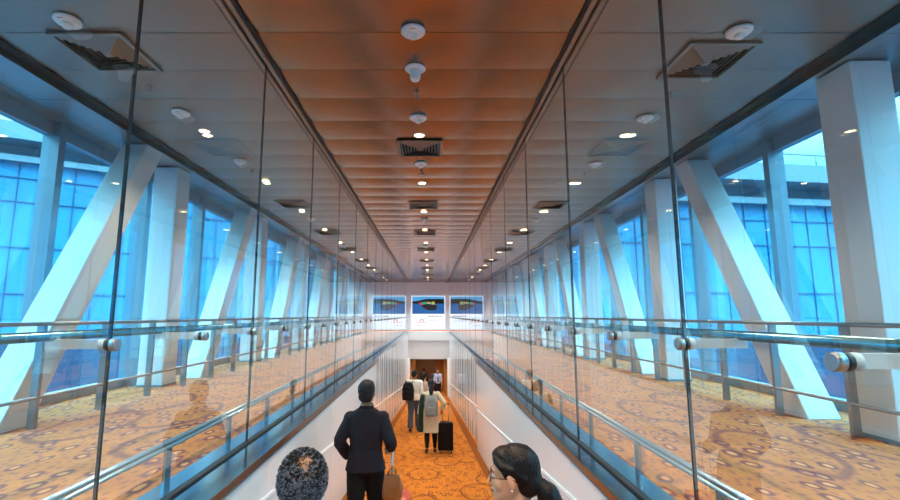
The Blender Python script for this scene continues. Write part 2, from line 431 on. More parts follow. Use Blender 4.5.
def P_light():
    t = thing('downlight', 'x', 'ceiling light', (0,0,CZ))
    MB().lathe([(.078,0),(.078,-.010),(.062,-.012),(.060,-.002)], 24, cap=False).build('trim_ring', M['wplastic'], t)
    MB().lathe([(.060,-.002),(.045,-.009),(.01,-.012)], 24).build('lens', M['lamp'], t)
    return t
def P_det(r=.10):
    t = thing('smoke_detector', 'x', 'smoke detector', (0,0,CZ))
    MB().lathe([(r*.8,0),(r,-.006),(r,-.02),(r*.85,-.035),(r*.5,-.045)], 28).build('base', M['wplastic'], t)
    MB().lathe([(r*.42,-.040),(r*.40,-.062),(r*.28,-.075),(r*.1,-.078)], 20).build('sensor_cap', M['wplastic'], t)
    MB().span((-.022,-r*.82,-.0375),(.022,-r*.72,-.0335)).build('red_mark', M['red'], t)
    return t
def P_dome():
    t = thing('ceiling_antenna', 'white flared ceiling antenna behind the nearest middle detector', 'antenna', (0,0,CZ))
    MB().lathe([(.095,0),(.1,-.008),(.09,-.018),(.06,-.03)], 28).build('flange', M['wplastic'], t)
    MB().lathe([(.06,-.03),(.05,-.06),(.046,-.11),(.036,-.125),(.01,-.128)], 24).build('cone', M['wplastic'], t)
    return t
def P_spr():
    t = thing('sprinkler_head', 'x', 'sprinkler', (0,0,CZ))
    MB().lathe([(.03,0),(.03,-.004),(.012,-.008),(.010,-.03),(.004,-.04)], 14).build('body', M['brass'], t)
    MB().lathe([(.006,-.05),(.026,-.052),(.026,-.055),(.006,-.057)], 14).build('deflector', M['brass'], t)
    MB().span((-.003,-.012,-.052),(.003,.012,-.03)).build('frame_arms', M['brass'], t)
    return t
def lay(proto, what, lane, items, kindname):
    for k, y in enumerate(items):
        lab = '%s in the %s ceiling strip, %s from the front' % (what, lane, ORD[k])
        loc = (LANE[lane], y - (.14 if lane == 'left' else 0), CZ)
        if not proto.get('used'): o = proto; proto['used'] = 1; o.location = loc; o['label'] = lab
        else: o = copy_tree(proto, loc, lab)
        o['group'] = '%s in the %s ceiling strip' % (kindname, lane)
        LAID.append(o)
LAID = []
pv, pl, pd, ps = P_vent(), P_light(), P_det(), P_spr()
lights_y = [.3, 2.5, 5.81, 8.04, 10.35, 12.65, 14.95, 17.25, 19.55, 21.85, 24.15, 26.45, 28.75, 31.05]
LIGHTS = []
for lane in ('middle', 'left', 'right'):
    ly = [y for y in lights_y if y > 4]
    lay(pl, 'round recessed downlight', lane, ly, 'downlights')
    LIGHTS += [(LANE[lane], y - (.14 if lane == 'left' else 0)) for y in lights_y]
    lay(pv, 'square louvred ceiling vent', lane, ([6.29, 9.7, 13.1, 16.5, 19.9, 23.3, 26.7, 30.1] if lane == 'middle' else [4.02, 9.7, 13.1, 16.5, 19.9, 23.3, 26.7, 30.1]), 'vents')
    lay(pd, 'round white smoke detector', lane, [3.55, 5.25, 6.95, 11.2, 15.6, 20.6, 25.0, 29.4], 'smoke detectors')
    lay(ps, 'small metal sprinkler head', lane, [4.65, 7.42, 11.5, 15.2, 19.0, 22.5, 26.0], 'sprinklers')
for x, y in LIGHTS:
    if y < 4: LAID.append(copy_tree(pl, (x, y, CZ), 'round recessed downlight overhead, above the top edge of the view', 'downlights above the view'))
for y in (31.0, 34.5, 38.0): LAID.append(copy_tree(pl, (-.1, y, -1.70), 'unseen round downlight added in the dark wooden portal ceiling to brighten the portal', 'added portal downlights'))  # unseen fixtures added to go with the portal fill lights
P_dome().location = (LANE['middle'], 4.15, CZ)
for o in LAID:
    if 'used' in o: del o['used']

# ------------------------------------------------------------------ advertising board on the far wall
M['ad_white'] = emat('lit_board_white', (.80,.90,1.0), AD*1.25)
def flat(name, pts, y, mat, parent, th=.003):   # polygon in x-z on the board face
    return MB().prism(pts, 1, y, y-th).build(name, mat, parent)
bd = thing('advertising_board', 'tall advertising board with a ship picture and white lower half on the far wall', 'advertising board', (-.12, Y1, 0))
MB().span((-1.2, -.05, .05), (1.2, 0, 2.42)).build('panel', M['ad_white'], bd)
pic = MB().span((-1.15, -.054, 1.14), (1.15, -.05, 2.38)).build('picture', emat('ad_water', (.01,.13,.42), AD*.9), bd)
yb = -.054
flat('picture_sky', [(-1.15,1.95),(1.15,1.95),(1.15,2.38),(-1.15,2.38)], yb, emat('ad_sky', (.10,.42,.80), AD*.9), pic)
tl = [(-1.15,1.86)]; x = -1.15
while x <= 1.15:
    tl.append((x, 2.03 + .17*min(1, max(0, (x+.95)/.8)) + .04*noise.noise(Vector((x*5, 0, 3))))); x += .05
tl += [(1.15,1.86)]
flat('tree_line', tl, yb-.003, pmat('ad_trees', (.012,.035,.03), .4), pic)
hull = flat('ship_hull', [(-.55,1.78),(-.42,1.62),(.0,1.38),(.55,1.40),(.62,1.72),(.40,1.80),(-.1,1.84)], yb-.006, pmat('ad_hull', (.02,.025,.035), .4), pic)
flat('ship_deck', [(-.62,1.86),(-.5,1.78),(-.1,1.84),(.40,1.80),(.48,1.86),(.1,2.0),(-.4,1.98)], yb-.009, emat('ad_deck', (.06,.35,.25), AD), hull)
flat('ship_bow_stripe', [(-.70,1.98),(-.55,1.76),(-.40,1.76),(-.52,1.92)], yb-.012, emat('ad_red', (.65,.05,.04), AD), hull)
flat('ship_tank', [(-.1,1.88),(.12,1.86),(.2,1.95),(-.05,1.99)], yb-.012, emat('ad_orange', (.7,.35,.08), AD), hull)
flat('ship_deckhouse', [(.25,1.80),(.45,1.80),(.45,2.0),(.25,2.02)], yb-.012, emat('ad_yellow', (.55,.5,.12), AD), hull)
def text(body, size, x, z, y, mat, parent, name):
    cu = bpy.data.curves.new(name, 'FONT'); cu.body = body; cu.size = size; cu.extrude = .002
    o = bpy.data.objects.new(name, cu); COL.objects.link(o)
    bpy.context.view_layer.update()
    me = bpy.data.meshes.new_from_object(o.evaluated_get(bpy.context.evaluated_depsgraph_get()))
    bpy.data.objects.remove(o); me.transform(Matrix.Rotation(PI/2, 4, 'X')); me.materials.append(mat)
    q = bpy.data.objects.new(name, me); COL.objects.link(q); q.parent = parent; q.location = (x, y, z); return q
M['ad_red2'] = pmat('logo_red', (.75,.02,.03), .4); M['ad_blue'] = pmat('logo_blue', (.03,.10,.55), .4); M['ad_grey'] = pmat('print_grey', (.25,.30,.42), .5)
text('TotalEnergies', .155, -1.02, .50, -.053, M['ad_red2'], bd, 'logo_lettering')
def arc(name, cx, cz, r, a0, a1, w, mat):
    n = 14; A = [(cx+r*math.cos(R(a0+(a1-a0)*i/n)), cz+r*math.sin(R(a0+(a1-a0)*i/n))) for i in range(n+1)]
    B = [(cx+(r-w)*math.cos(R(a0+(a1-a0)*i/n)), cz+(r-w)*math.sin(R(a0+(a1-a0)*i/n))) for i in range(n+1)]
    m = MB()
    for i in range(n): m.prism([A[i], A[i+1], B[i+1], B[i]], 1, -.050, -.053)
    return m.build(name, mat, bd)
arc('logo_swirl', -.46, .68, .13, -60, 120, .05, M['ad_blue']); arc('logo_swirl', -.50, .70, .12, 120, 250, .05, M['ad_red2']); arc('logo_swirl', -.47, .66, .08, 60, 190, .03, pmat('logo_yellow', (.85,.55,.05), .4))
for nm, z, x0, x1, h in (('headline_print', .93, .0, 1.02, .09), ('text_print', .70, -.02, .62, .035), ('text_print', .62, -.02, .95, .035), ('small_print', .30, -.95, -.42, .03)):
    m = MB(); x = x0; rr = random.Random(int(z*100))
    while x < x1:
        w = rr.uniform(.04, .12); m.span((x, -.053, z), (min(x+w, x1), -.05, z+h)); x += w+.03
    m.build(nm, M['ad_grey'] if 'small' not in nm else M['ad_blue'], bd)

# ------------------------------------------------------------------ outside: terminal blocks either side of the bridge and the apron
M['fglass'] = pmat('facade_glass', (.04,.21,.37), .25, 0, .3, .12, .25)
M['fconc'] = pmat('facade_concrete', (.22,.25,.28), .7, 0, .3, .06, .6)
M['fdark'] = pmat('facade_shadow_band', (.09,.13,.18), .6)  # dark tone paints the shadow band under the parapet
M['fbase'] = pmat('facade_lower_storey', (.015,.045,.10), .35, 0, .4, .5, .4)
M['fline'] = pmat('facade_mullion', (.014,.055,.12), .5)
M['apron'] = pmat('apron_concrete', (.07,.10,.15), .85, 0, .3, .3, .12)
slab('ground_apron', M['apron'], (-160, -80, -8.3), (160, 160, -8))
def block(sd, p0, p1, depth, H, label):
    p0 = Vector((*p0, 0)); p1 = Vector((*p1, 0)); d = (p1-p0); Ln = d.length; ang = math.atan2(d.y, d.x)
    t = thing('terminal_building', label, 'building', (p0.x, p0.y, -8), ang)
    f = 1      # local y of the back
    def b(y0, y1): return (y0*f, y1*f)
    T = H+8
    MB().span((0, 0, 0), (Ln, depth*f, T-2.4)).build('glazing', M['fglass'], t)
    MB().span((-.2, -.25*f, 0), (Ln, 0, 7.4)).build('lower_storey', M['fbase'], t)
    m = MB(); i = 0
    while i*1.5 < Ln: m.span((i*1.5-.025, -.08*f, 0), (i*1.5+.025, 0, T-2.4)); i += 1
    z = T-3.4
    while z > 0: m.span((0, -.08*f, z-.03), (Ln, 0, z+.03)); z -= 3.0 if z < T-4 else 1.6
    m.build('mullions', M['fline'], t)
    MB().span((-.3, -.5*f, T-2.4), (Ln, depth*f, T-2.0)).build('lower_band', M['fconc'], t)
    MB().span((0, .6*f, T-2.0), (Ln, depth*f, T-1.1)).build('recess', M['fdark'], t)
    MB().span((-.6, -1.2*f, T-1.1), (Ln, depth*f, T)).build('parapet', M['fconc'], t)
    m = MB(); m.tube([(-.5, -1.1*f, T+.7), (Ln, -1.1*f, T+.7)], .05, 6)
    i = 0
    while i*3 < Ln: m.tube([(i*3, -1.1*f, T), (i*3, -1.1*f, T+.7)], .04, 6); i += 1
    m.build('roof_railing', M['fconc'], t)
block('right', (6.5, 27), (70, 36), 14, 10.4, 'blue glazed terminal block with a concrete parapet and roof railing, beyond the right windows')
block('left', (-70, 5), (-9.0, 40), 14, 13.4, 'blue glazed terminal block with a pale concrete parapet, beyond the left windows')
# ------------------------------------------------------------------ people
V = Vector
def solid(mb, voxel, mats, name, parent, smooth=4, wrinkle=0, wscale=9, seed=0):
    me = mb.mesh('tmp'); o = bpy.data.objects.new('tmp', me); COL.objects.link(o)
    r = o.modifiers.new('r', 'REMESH'); r.mode = 'VOXEL'; r.voxel_size = voxel; r.use_smooth_shade = True
    if smooth:
        s = o.modifiers.new('s', 'SMOOTH'); s.factor = .5; s.iterations = smooth
    bpy.context.view_layer.update()
    new = bpy.data.meshes.new_from_object(o.evaluated_get(bpy.context.evaluated_depsgraph_get()))
    bpy.data.objects.remove(o); bpy.data.meshes.remove(me)
    if wrinkle:
        co = [v.co.copy() for v in new.vertices]; nn = [v.normal.copy() for v in new.vertices]
        for i, v in enumerate(new.vertices):
            p = co[i]; a = noise.noise(V((p.x*wscale, p.y*wscale, p.z*wscale*.8+seed))) + .5*noise.noise(V((p.x*wscale*2.2+5, p.y*wscale*2.2, p.z*wscale*2+seed)))
            v.co = p + nn[i]*(wrinkle*a)
    new.polygons.foreach_set('use_smooth', [True]*len(new.polygons)); new.materials.clear(); new.materials.append(mats); new.name = name
    q = bpy.data.objects.new(name, new); COL.objects.link(q); q.parent = parent; return q
def sring(z, rx, ry, yc=0, xc=0, n=28, e=.86):
    out = []
    for j in range(n):
        a = 2*PI*j/n; c, s = math.cos(a), math.sin(a)
        out.append(V((xc + rx*math.copysign(abs(c)**e, c), yc + ry*math.copysign(abs(s)**e, s), z)))
    return out
HEAD = [(.000,.078,.035,.022),(.012,.087,.012,.036),(.035,.088,-.012,.050),(.055,.087,-.045,.057),(.075,.086,-.070,.062),(.100,.083,-.090,.067),
        (.118,.081,-.096,.070),(.140,.086,-.101,.073),(.165,.083,-.100,.073),(.190,.070,-.088,.065),(.210,.047,-.062,.049),(.224,.018,-.034,.027),(.229,.0,-.018,.012)]
def head_pt(Mh, p): return Mh @ V(p)
def head_geo(mb, Mh):
    rs = [[Mh @ p for p in sring(z, w, (yf-yb)/2, (yf+yb)/2, 0, 28, .95)] for z, yf, yb, w in HEAD]
    mb.rings(rs)
    mb.tube([Mh @ V(p) for p in ((0,.076,.122),(0,.090,.104),(0,.101,.088),(0,.096,.079))], [.007,.010,.0135,.011], 10)
    for s in (-1, 1):
        mb.ell(Mh @ V((s*.011,.091,.080)), (.009,.009,.007), 10, 6)
        mb.ell(Mh @ V((s*.074,-.004,.106)), (.009,.020,.031), 12, 8, Mh.to_3x3() @ Matrix.Rotation(R(s*-14), 3, 'Z') @ Matrix.Rotation(R(-8), 3, 'X'))
        mb.ell(Mh @ V((s*.040,.058,.085)), (.022,.026,.024), 10, 8)   # cheek
    mb.ell(Mh @ V((0,.084,.058)), (.024,.010,.007), 12, 6); mb.ell(Mh @ V((0,.083,.047)), (.021,.010,.007), 12, 6)
    mb.tube([Mh @ V((-.05,.070,.136)), Mh @ V((0,.082,.137)), Mh @ V((.05,.070,.136))], .009, 8)
def face_parts(root, Mh, skin_lip, brow, sc=1):
    m = MB()
    for s in (-1, 1): m.ell(Mh @ V((s*.031,.074,.117)), (.0125,.012,.0105), 12, 8, Mh.to_3x3())
    e = m.build('eyes', MP['eye'], root)
    m = MB()
    for s in (-1, 1): m.ell(Mh @ V((s*.031,.0835,.117)), (.0058,.004,.0058), 10, 6, Mh.to_3x3())
    m.build('irises', MP['iris'], e)
    m = MB()
    for s in (-1, 1): m.tube([Mh @ V((s*.014,.0895,.136)), Mh @ V((s*.032,.086,.142)), Mh @ V((s*.052,.073,.137))], [.0032,.004,.002], 8)
    m.build('eyebrows', brow, root)
    m = MB(); m.tube([Mh @ V((-.024,.0835,.053)), Mh @ V((-.009,.0955,.057)), Mh @ V((0,.0955,.055)), Mh @ V((.009,.0955,.057)), Mh @ V((.024,.0835,.053))], [.002,.005,.0055,.005,.002], 8, .9)
    m.tube([Mh @ V((-.022,.083,.051)), Mh @ V((0,.094,.046)), Mh @ V((.022,.083,.051))], [.002,.006,.002], 8)
    m.build('lips', skin_lip, root)
def hand_geo(mb, w, d, nrm, curl=35, thumb=1):
    """w wrist, d direction of the fingers, nrm palm normal (the way the fingers close), thumb sign along d x nrm."""
    w = V(w); d = V(d).normalized(); nrm = V(nrm); nrm = (nrm - d*nrm.dot(d)).normalized(); side = d.cross(nrm)*thumb
    mb.tube([w, w + d*.03, w + d*.06, w + d*.092], [.026,.036,.040,.036], 12, .42) if abs(side.dot(w.cross(d))) >= 0 else None
    Mx = Matrix((side, d, nrm)).transposed()
    mb.ell(w + d*.05, (.040,.050,.0145), 14, 10, Mx)
    for i, (ln, off) in enumerate(((.070,.032),(.079,.011),(.073,-.011),(.056,-.031))):
        p = w + d*.085 + side*off; pts = [w + d*.05 + side*off*.8, p]; a = R(curl*.5); seg = ln
        for f, k in ((.45, 1), (.31, 1.9), (.24, 2.5)):
            dd = d*math.cos(a*k) + nrm*math.sin(a*k) + side*off*.9; p = p + dd.normalized()*seg*f; pts.append(p)
        mb.tube(pts, [.009,.0092,.0085,.0078,.006], 8)
    t0 = w + d*.022 + side*.028
    mb.tube([w + d*.015 + side*.012, t0 + side*.012 + nrm*.006, t0 + side*.024 + d*.030 + nrm*.014, t0 + side*.024 + d*.056 + nrm*.022], [.014,.013,.011,.008], 8)

def default_pose(walk=0, arms=None):
    """Joints for a 1.75 m figure, facing +y. walk = half stride in metres (right leg forward)."""
    P = {}
    for s, nm in ((-1, 'l'), (1, 'r')):
        k = walk*(1 if s > 0 else -1)
        P['hip'+nm] = V((s*.088, 0, .91)); P['knee'+nm] = V((s*.095, k*.55+.015+abs(k)*.1, .49)); P['ankle'+nm] = V((s*.098, k-.02, .085 + (.05 if k < 0 else 0)))
        P['toe'+nm] = V((s*.115, k+.155, .035)); P['heel'+nm] = V((s*.098, k-.055, .035 + (.05 if k < 0 else 0)))
        P['sh'+nm] = V((s*.168, -.012, 1.395)); P['el'+nm] = V((s*.225, -.035+.15*-k, 1.13)); P['wr'+nm] = V((s*.235, .045+.3*-k, .89))
        P['hd'+nm] = (V((0, .15, -1)), V((-s, .2, 0)), 1 if s > 0 else 1, 45)
    if arms:
        for a, b in arms.items(): P[a] = b if isinstance(b, tuple) and isinstance(b[0], V) else V(b)
    return P
TORSO = [(.83,.135,.095,0),(.90,.168,.118,-.012),(.98,.165,.115,-.01),(1.08,.145,.100,0),(1.20,.155,.108,.003),(1.32,.172,.115,.0),(1.40,.172,.098,-.008),(1.445,.130,.080,-.014),(1.475,.080,.066,-.018),(1.51,.056,.058,-.018)]
def torso_geo(mb, add=0, z0=.83, z1=1.52, spec=TORSO, e=.86):
    rs = [sring(z, rx+add, ry+add, yc, 0, 30, e) for z, rx, ry, yc in spec if z0 <= z <= z1]
    mb.rings(rs)
def arm_geo(mb, P, s, add=0, r=(.054,.046,.040,.034,.027), to=1.0):
    a, b, c = P['sh'+s], P['el'+s], P['wr'+s]; c = b + (c-b)*to
    mb.tube([a + (a-b)*.05, a*.55+b*.45, b*.92+a*.08, b + (c-b)*.12, b*.6+c*.4, c], [r[0]+add, r[1]+add, r[2]+add, r[2]+add, r[3]+add, r[4]+add], 16)
    mb.ell(a, (r[0]+add+.006,)*3, 16, 10)
def leg_geo(mb, P, s, add=0, r=(.092,.078,.057,.056,.036), to=1.0):
    a, b, c = P['hip'+s], P['knee'+s], P['ankle'+s]; c = b + (c-b)*to
    mb.tube([a + V((0,0,.02)), a*.55+b*.45, b + (a-b)*.06, b*.68+c*.32 + V((0,-.012,0)), c], [r[0]+add, r[1]+add, r[2]+add, r[3]+add, r[4]+add], 18)
def foot_geo(mb, P, s, add=0):
    h, t, a = P['heel'+s], P['toe'+s], P['ankle'+s]
    mb.tube([h + V((0,-.005,0)), h*.6+t*.4, h*.3+t*.7, t, t + (t-h).normalized()*.035], [.036+add,.040+add,.045+add,.040+add,.022], 14, .85)
    mb.tube([a, h*.75+t*.25], [.038+add,.045+add], 12)
MP = {}
MP['eye'] = pmat('eye_white', (.75,.73,.70), .2); MP['iris'] = pmat('iris_brown', (.03,.015,.01), .15)
MP['skin'] = pmat('skin_brown', (.34,.165,.095), .5, 0, .4, .08, 30); MP['skin_light'] = pmat('skin_tan', (.78,.38,.22), .48, 0, .4, .06, 30)
MP['lip'] = pmat('lips', (.32,.10,.08), .4)
def hair_mat(name, a, rough=.5):
    m, nt, b = new_mat(name); N = nt.nodes.new; L = nt.links.new
    b.inputs['Base Color'].default_value = (*a, 1); b.inputs['Roughness'].default_value = rough; b.inputs['Specular IOR Level'].default_value = .22
    tc = N('ShaderNodeTexCoord'); mp = N('ShaderNodeMapping'); mp.inputs['Scale'].default_value = (160, 160, 14); nz = N('ShaderNodeTexNoise'); nz.inputs['Scale'].default_value = 1; nz.inputs['Detail'].default_value = 3
    L(tc.outputs['Object'], mp.inputs['Vector']); L(mp.outputs[0], nz.inputs['Vector'])
    bp = N('ShaderNodeBump'); bp.inputs['Strength'].default_value = .5; bp.inputs['Distance'].default_value = .006; L(nz.outputs['Fac'], bp.inputs['Height']); L(bp.outputs['Normal'], b.inputs['Normal'])
    return m
MP['hair'] = hair_mat('black_hair', (.012,.010,.011)); MP['hair_brown'] = hair_mat('dark_brown_hair', (.010,.006,.006), .42); MP['hair_grey'] = hair_mat('grey_hair', (.25,.29,.37), .5)  # grey hair colour also carries the blue reflected from the windows
def cloth(name, c, rough=.85, n=.12, sc=60): return pmat(name, c, rough, 0, .2, n, sc, .15)
MP['suit'] = cloth('charcoal_suit', (.016,.014,.020)); MP['trouser'] = cloth('black_trousers', (.008,.008,.010)); MP['shoe'] = pmat('black_leather', (.012,.011,.010), .35)
MP['white'] = cloth('white_shirt', (.80,.77,.72), .8, .04); MP['jean'] = cloth('grey_jeans', (.085,.105,.15)); MP['cream'] = cloth('cream_kurta', (.62,.55,.42), .85, .08)
MP['dark'] = cloth('dark_cloth', (.03,.022,.022)); MP['blue'] = cloth('pale_blue_shirt', (.42,.46,.62), .8, .05); MP['green'] = cloth('dark_green_scarf', (.012,.035,.028)); MP['pink'] = cloth('pale_pink_top', (.66,.50,.45), .8, .05)
MP['navy'] = cloth('navy_shirt', (.02,.03,.06)); MP['maroon'] = cloth('maroon_kurta', (.16,.03,.04)); MP['legging'] = cloth('black_leggings', (.012,.010,.012))

def headM(H, yaw=0, pitch=0, roll=0, lean=(0,0)):
    k = 1.0
    return Matrix.Translation((lean[0], -.012+lean[1], 1.52)) @ Matrix.Rotation(R(yaw), 4, 'Z') @ Matrix.Rotation(R(pitch), 4, 'X') @ Matrix.Rotation(R(roll), 4, 'Y')
def person(label, x, y, H, rz, P, Mh, skin, voxel, female=False, dz=0, group=None):
    s = H/1.75
    root = thing('person', label, 'person', (x, y, ramp_z(y)+dz), R(rz), group); root.scale = (s, s, s)
    b = MB(); torso_geo(b, -.012)
    b.tube([(0,-.022,1.44), (0,-.018,1.49), Mh @ V((0,-.018,.03)), Mh @ V((0,-.012,.07))], [.060,.054,.052,.052], 18)
    head_geo(b, Mh)
    for q in 'lr':
        arm_geo(b, P, q); leg_geo(b, P, q, -.006); foot_geo(b, P, q, -.006)
        d, n, t, c = P['hd'+q]; hand_geo(b, P['wr'+q], d, n, c, t)
    solid(b, voxel, skin, 'body', root, 2)
    return root
def short_hair(root, Mh, mat, voxel=.008, puff=.0, name='hair'):
    m = MB(); Q = Mh.to_3x3()
    m.ell(Mh @ V((0,-.016,.150)), (.079+puff,.094+puff,.090+puff), 24, 16, Q)
    m.ell(Mh @ V((0,-.052,.090)), (.066+puff,.056+puff,.062), 20, 12, Q)
    m.ell(Mh @ V((0,.045,.200)), (.052+puff,.036+puff,.026+puff), 18, 10, Q)
    for s in (-1, 1): m.ell(Mh @ V((s*.066,.012,.130)), (.012+puff,.014,.026), 12, 8, Q)
    return solid(m, voxel, mat, name, root, 2, .004, 45)
def trousers(root, P, mat, voxel, add=.02, name='trousers', cuff=.035):
    m = MB(); torso_geo(m, add*.6, .83, 1.09)
    for q in 'lr': leg_geo(m, P, q, add, (.092,.080,.062,.060,.036+cuff*.6), .97)
    return solid(m, voxel, mat, name, root, 3, .005, 9)
def shoes(root, P, mat, voxel):
    for q in 'lr':
        m = MB(); foot_geo(m, P, q, .004); solid(m, voxel, mat, 'shoe', root, 2)
def shirt(root, P, mat, voxel, z0=.90, add=.02, sleeves=1.0, name='shirt', spec=TORSO, armadd=.014, wr=.005):
    m = MB(); torso_geo(m, add, z0, 1.50, spec)
    for q in 'lr': arm_geo(m, P, q, armadd, (.054,.048,.043,.040,.033), sleeves)
    return solid(m, voxel, mat, name, root, 3, wr, 10)

# --- man in the dark suit
P = default_pose(.14, {'ell': V((-.272,-.06,1.15)), 'wrl': V((-.205,.10,.97)), 'elr': V((.262,-.075,1.15)), 'wrr': V((.255,.09,1.055))})
P['hdl'] = (V((.35,.5,-.8)), V((.8,.1,.3)), 1, 40); P['hdr'] = (V((-.3,.85,-.35)), V((-.2,-.1,-1)), 1, 95)
P['shl'].z = P['shr'].z = 1.372
Mh = headM(1.75, -4, 2) @ Matrix.Translation((0,0,-.012)) @ Matrix.Scale(1.09, 4)
SUIT_X, SUIT_Y = -.655, 5.0
pm = person('man in a dark suit seen from behind, walking beside a red trolley case', SUIT_X, SUIT_Y, 1.71, 0, P, Mh, MP['skin'], .0075)
short_hair(pm, Mh, MP['hair'], .006, .005)
JK = [(.865,.214,.150,-.012),(.95,.190,.136,-.01),(1.07,.168,.122,0),(1.16,.175,.126,.003),(1.28,.192,.134,.0),(1.36,.190,.118,-.008),(1.41,.172,.102,-.012),(1.445,.138,.088,-.018),(1.468,.100,.078,-.02),(1.485,.078,.072,-.02)]
m = MB(); m.rings([sring(z, rx, ry, yc, 0, 34, .82) for z, rx, ry, yc in JK])
for q in 'lr': arm_geo(m, P, q, .020, (.050,.050,.047,.043,.036), 1.0)
jk = solid(m, .0085, MP['suit'], 'jacket', pm, 4, .0055, 8)
m = MB(); m.rings([[V((p.x, p.y, p.z + (.012 if p.y > 0 else 0))) for p in sring(z, rx, ry, -.020, 0, 30, .95)] for z, rx, ry in ((1.472,.084,.078),(1.500,.070,.068),(1.512,.066,.065),(1.500,.062,.061),(1.475,.070,.066))]); m.build('collar', MP['suit'], jk)
m = MB(); m.rings([sring(z, rx, ry, -.019, 0, 26, .95) for z, rx, ry in ((1.48,.060,.059),(1.510,.058,.058),(1.512,.055,.055))]); m.build('shirt_collar', MP['white'], pm)
MB().box((0,-.152,.93), (.004,.014,.14)).build('back_vent', MP['trouser'], jk)
trousers(pm, P, MP['trouser'], .010, .022); shoes(pm, P, MP['shoe'], .008)

# --- near man: crown of the head at the bottom of the frame
P = default_pose(.10); Mh = headM(1.75, 4, -6)
nm = person('man with curly greying hair and a thinning crown, seen from behind, closest to the viewer', -.432, 1.68, 1.575, 0, P, Mh, MP['skin'], .007)
shirt(nm, P, MP['navy'], .011, .90, .024, .55); trousers(nm, P, MP['dark'], .011); shoes(nm, P, MP['shoe'], .010)
m = MB(); Q = Mh.to_3x3(); m.ell(Mh @ V((0,-.012,.134)), (.0765,.0885,.088), 24, 16, Q); m.ell(Mh @ V((0,-.052,.085)), (.066,.053,.058), 20, 12, Q)
hs = solid(m, .006, hair_mat('cropped_hair', (.085,.048,.036), .6), 'hair', nm, 2)
rnd = random.Random(4)
def curls(name, n, mat, grey, parent):
    m = MB(); c0 = V((0,-.014,.135)); made = 0
    while made < n:
        v = V((rnd.gauss(0,1), rnd.gauss(0,1), rnd.gauss(0,1))).normalized()
        if v.y > .75 or v.z < -.75 or (v.y > .35 and v.z < .35) : continue
        p = c0 + V((v.x*.0785, v.y*.092, v.z*.094))
        if p.z < .07 and v.y > -.2: continue
        bald = math.exp(-((p.x-.016)**2 + (p.y+.070)**2)/(.050**2)) if v.z > .1 else 0
        if rnd.random() < bald*.97: continue
        low = max(0, min(1, (.20-p.z)/.12))
        if grey and rnd.random() > .22 + .78*low: continue
        if not grey and rnd.random() < .55*low: continue
        t = v.cross(V((rnd.gauss(0,1), rnd.gauss(0,1), rnd.gauss(0,1)))).normalized(); b = v.cross(t)
        r = rnd.uniform(.003,.0065); L = rnd.uniform(.010,.022); pts = []
        for i in range(7):
            a = i*1.05; pts.append(Mh @ (p + v*(L*i/6 - .002) + t*(r*math.cos(a)) + b*(r*math.sin(a))))
        m.tube(pts, [.0015,.0015,.0014,.0013,.0012,.0010,.0006], 4); made += 1
    return m.build(name, mat, parent)
curls('black_curls', 2300, MP['hair'], False, hs); curls('grey_curls', 1700, MP['hair_grey'], True, hs)

# --- near woman in glasses, head turned to the left
P = default_pose(.08); Mh = headM(1.75, 52, -3, 0, (0,.01))
nw = person('woman with red-rimmed glasses and black hair tied back, head turned left', .318, 1.86, 1.565, 22, P, Mh, MP['skin_light'], .006)
FS = [(z, rx*(1.06 if z < 1.0 else .96), ry, yc) for z, rx, ry, yc in TORSO]
shirt(nw, P, MP['maroon'], .011, .83, .028, .6, 'kurta', FS); trousers(nw, P, MP['dark'], .011); shoes(nw, P, MP['shoe'], .010)
face_parts(nw, Mh, MP['lip'], MP['hair'])
m = MB(); Q = Mh.to_3x3()
m.ell(Mh @ V((0,-.022,.150)), (.083,.096,.092), 26, 18, Q); m.ell(Mh @ V((0,-.060,.095)), (.072,.062,.068), 20, 14, Q)
m.ell(Mh @ V((0,.035,.196)), (.058,.046,.034), 18, 12, Q)
for s in (-1, 1):
    m.tube([Mh @ V(p) for p in ((s*.012,.070,.205),(s*.050,.062,.182),(s*.070,.036,.160),(s*.076,-.010,.152),(s*.070,-.06,.115))], [.012,.015,.015,.015,.016], 12)
hw = solid(m, .006, MP['hair_brown'], 'hair', nw, 3, .0022, 50)
m = MB(); m.tube([Mh @ V(p) for p in ((0,-.100,.085),(0,-.132,.055),(0,-.150,.005),(0,-.150,-.06),(0,-.140,-.12))], [.030,.046,.052,.044,.022], 18)
solid(m, .007, MP['hair_brown'], 'ponytail', hw, 2, .003, 50)
m = MB(); m.lathe([(.030,-.007),(.036,0),(.030,.007)], 18, Mh @ V((0,-.112,.078)), Q @ Matrix.Rotation(R(70), 3, 'X')); m.build('hair_tie', MP['dark'], hw)
m = MB()
for s in (-1, 1):
    c = V((s*.033,.096,.113)); ring = [Mh @ (c + V((.025*math.cos(a), -.010*max(0, s*math.cos(a)), .018*math.sin(a)))) for a in [2*PI*i/20 for i in range(21)]]
    m.tube(ring, .0021, 6); m.tube([Mh @ V((s*.058,.087,.117)), Mh @ V((s*.074,.04,.118)), Mh @ V((s*.079,-.006,.120)), Mh @ V((s*.078,-.025,.105))], .0021, 6)
m.tube([Mh @ V((-.008,.096,.116)), Mh @ V((0,.102,.119)), Mh @ V((.008,.096,.116))], .002, 6)
gl = m.build('glasses', pmat('glasses_frame', (.16,.02,.02), .25), nw)
m = MB()
for s in (-1, 1): m.lathe([(.024,-.0006),(.024,.0006)], 20, Mh @ V((s*.033,.094,.113)), Q @ Matrix.Rotation(PI/2, 3, 'X') @ Matrix.Diagonal((1.05,.8,1)))
m.build('lens', M['glass'], gl)
m = MB()
for s in (-1, 1): m.ell(Mh @ V((s*.083,-.002,.076)), (.005,)*3, 12, 8)
m.build('earring', pmat('pearl', (.85,.82,.76), .2), nw)

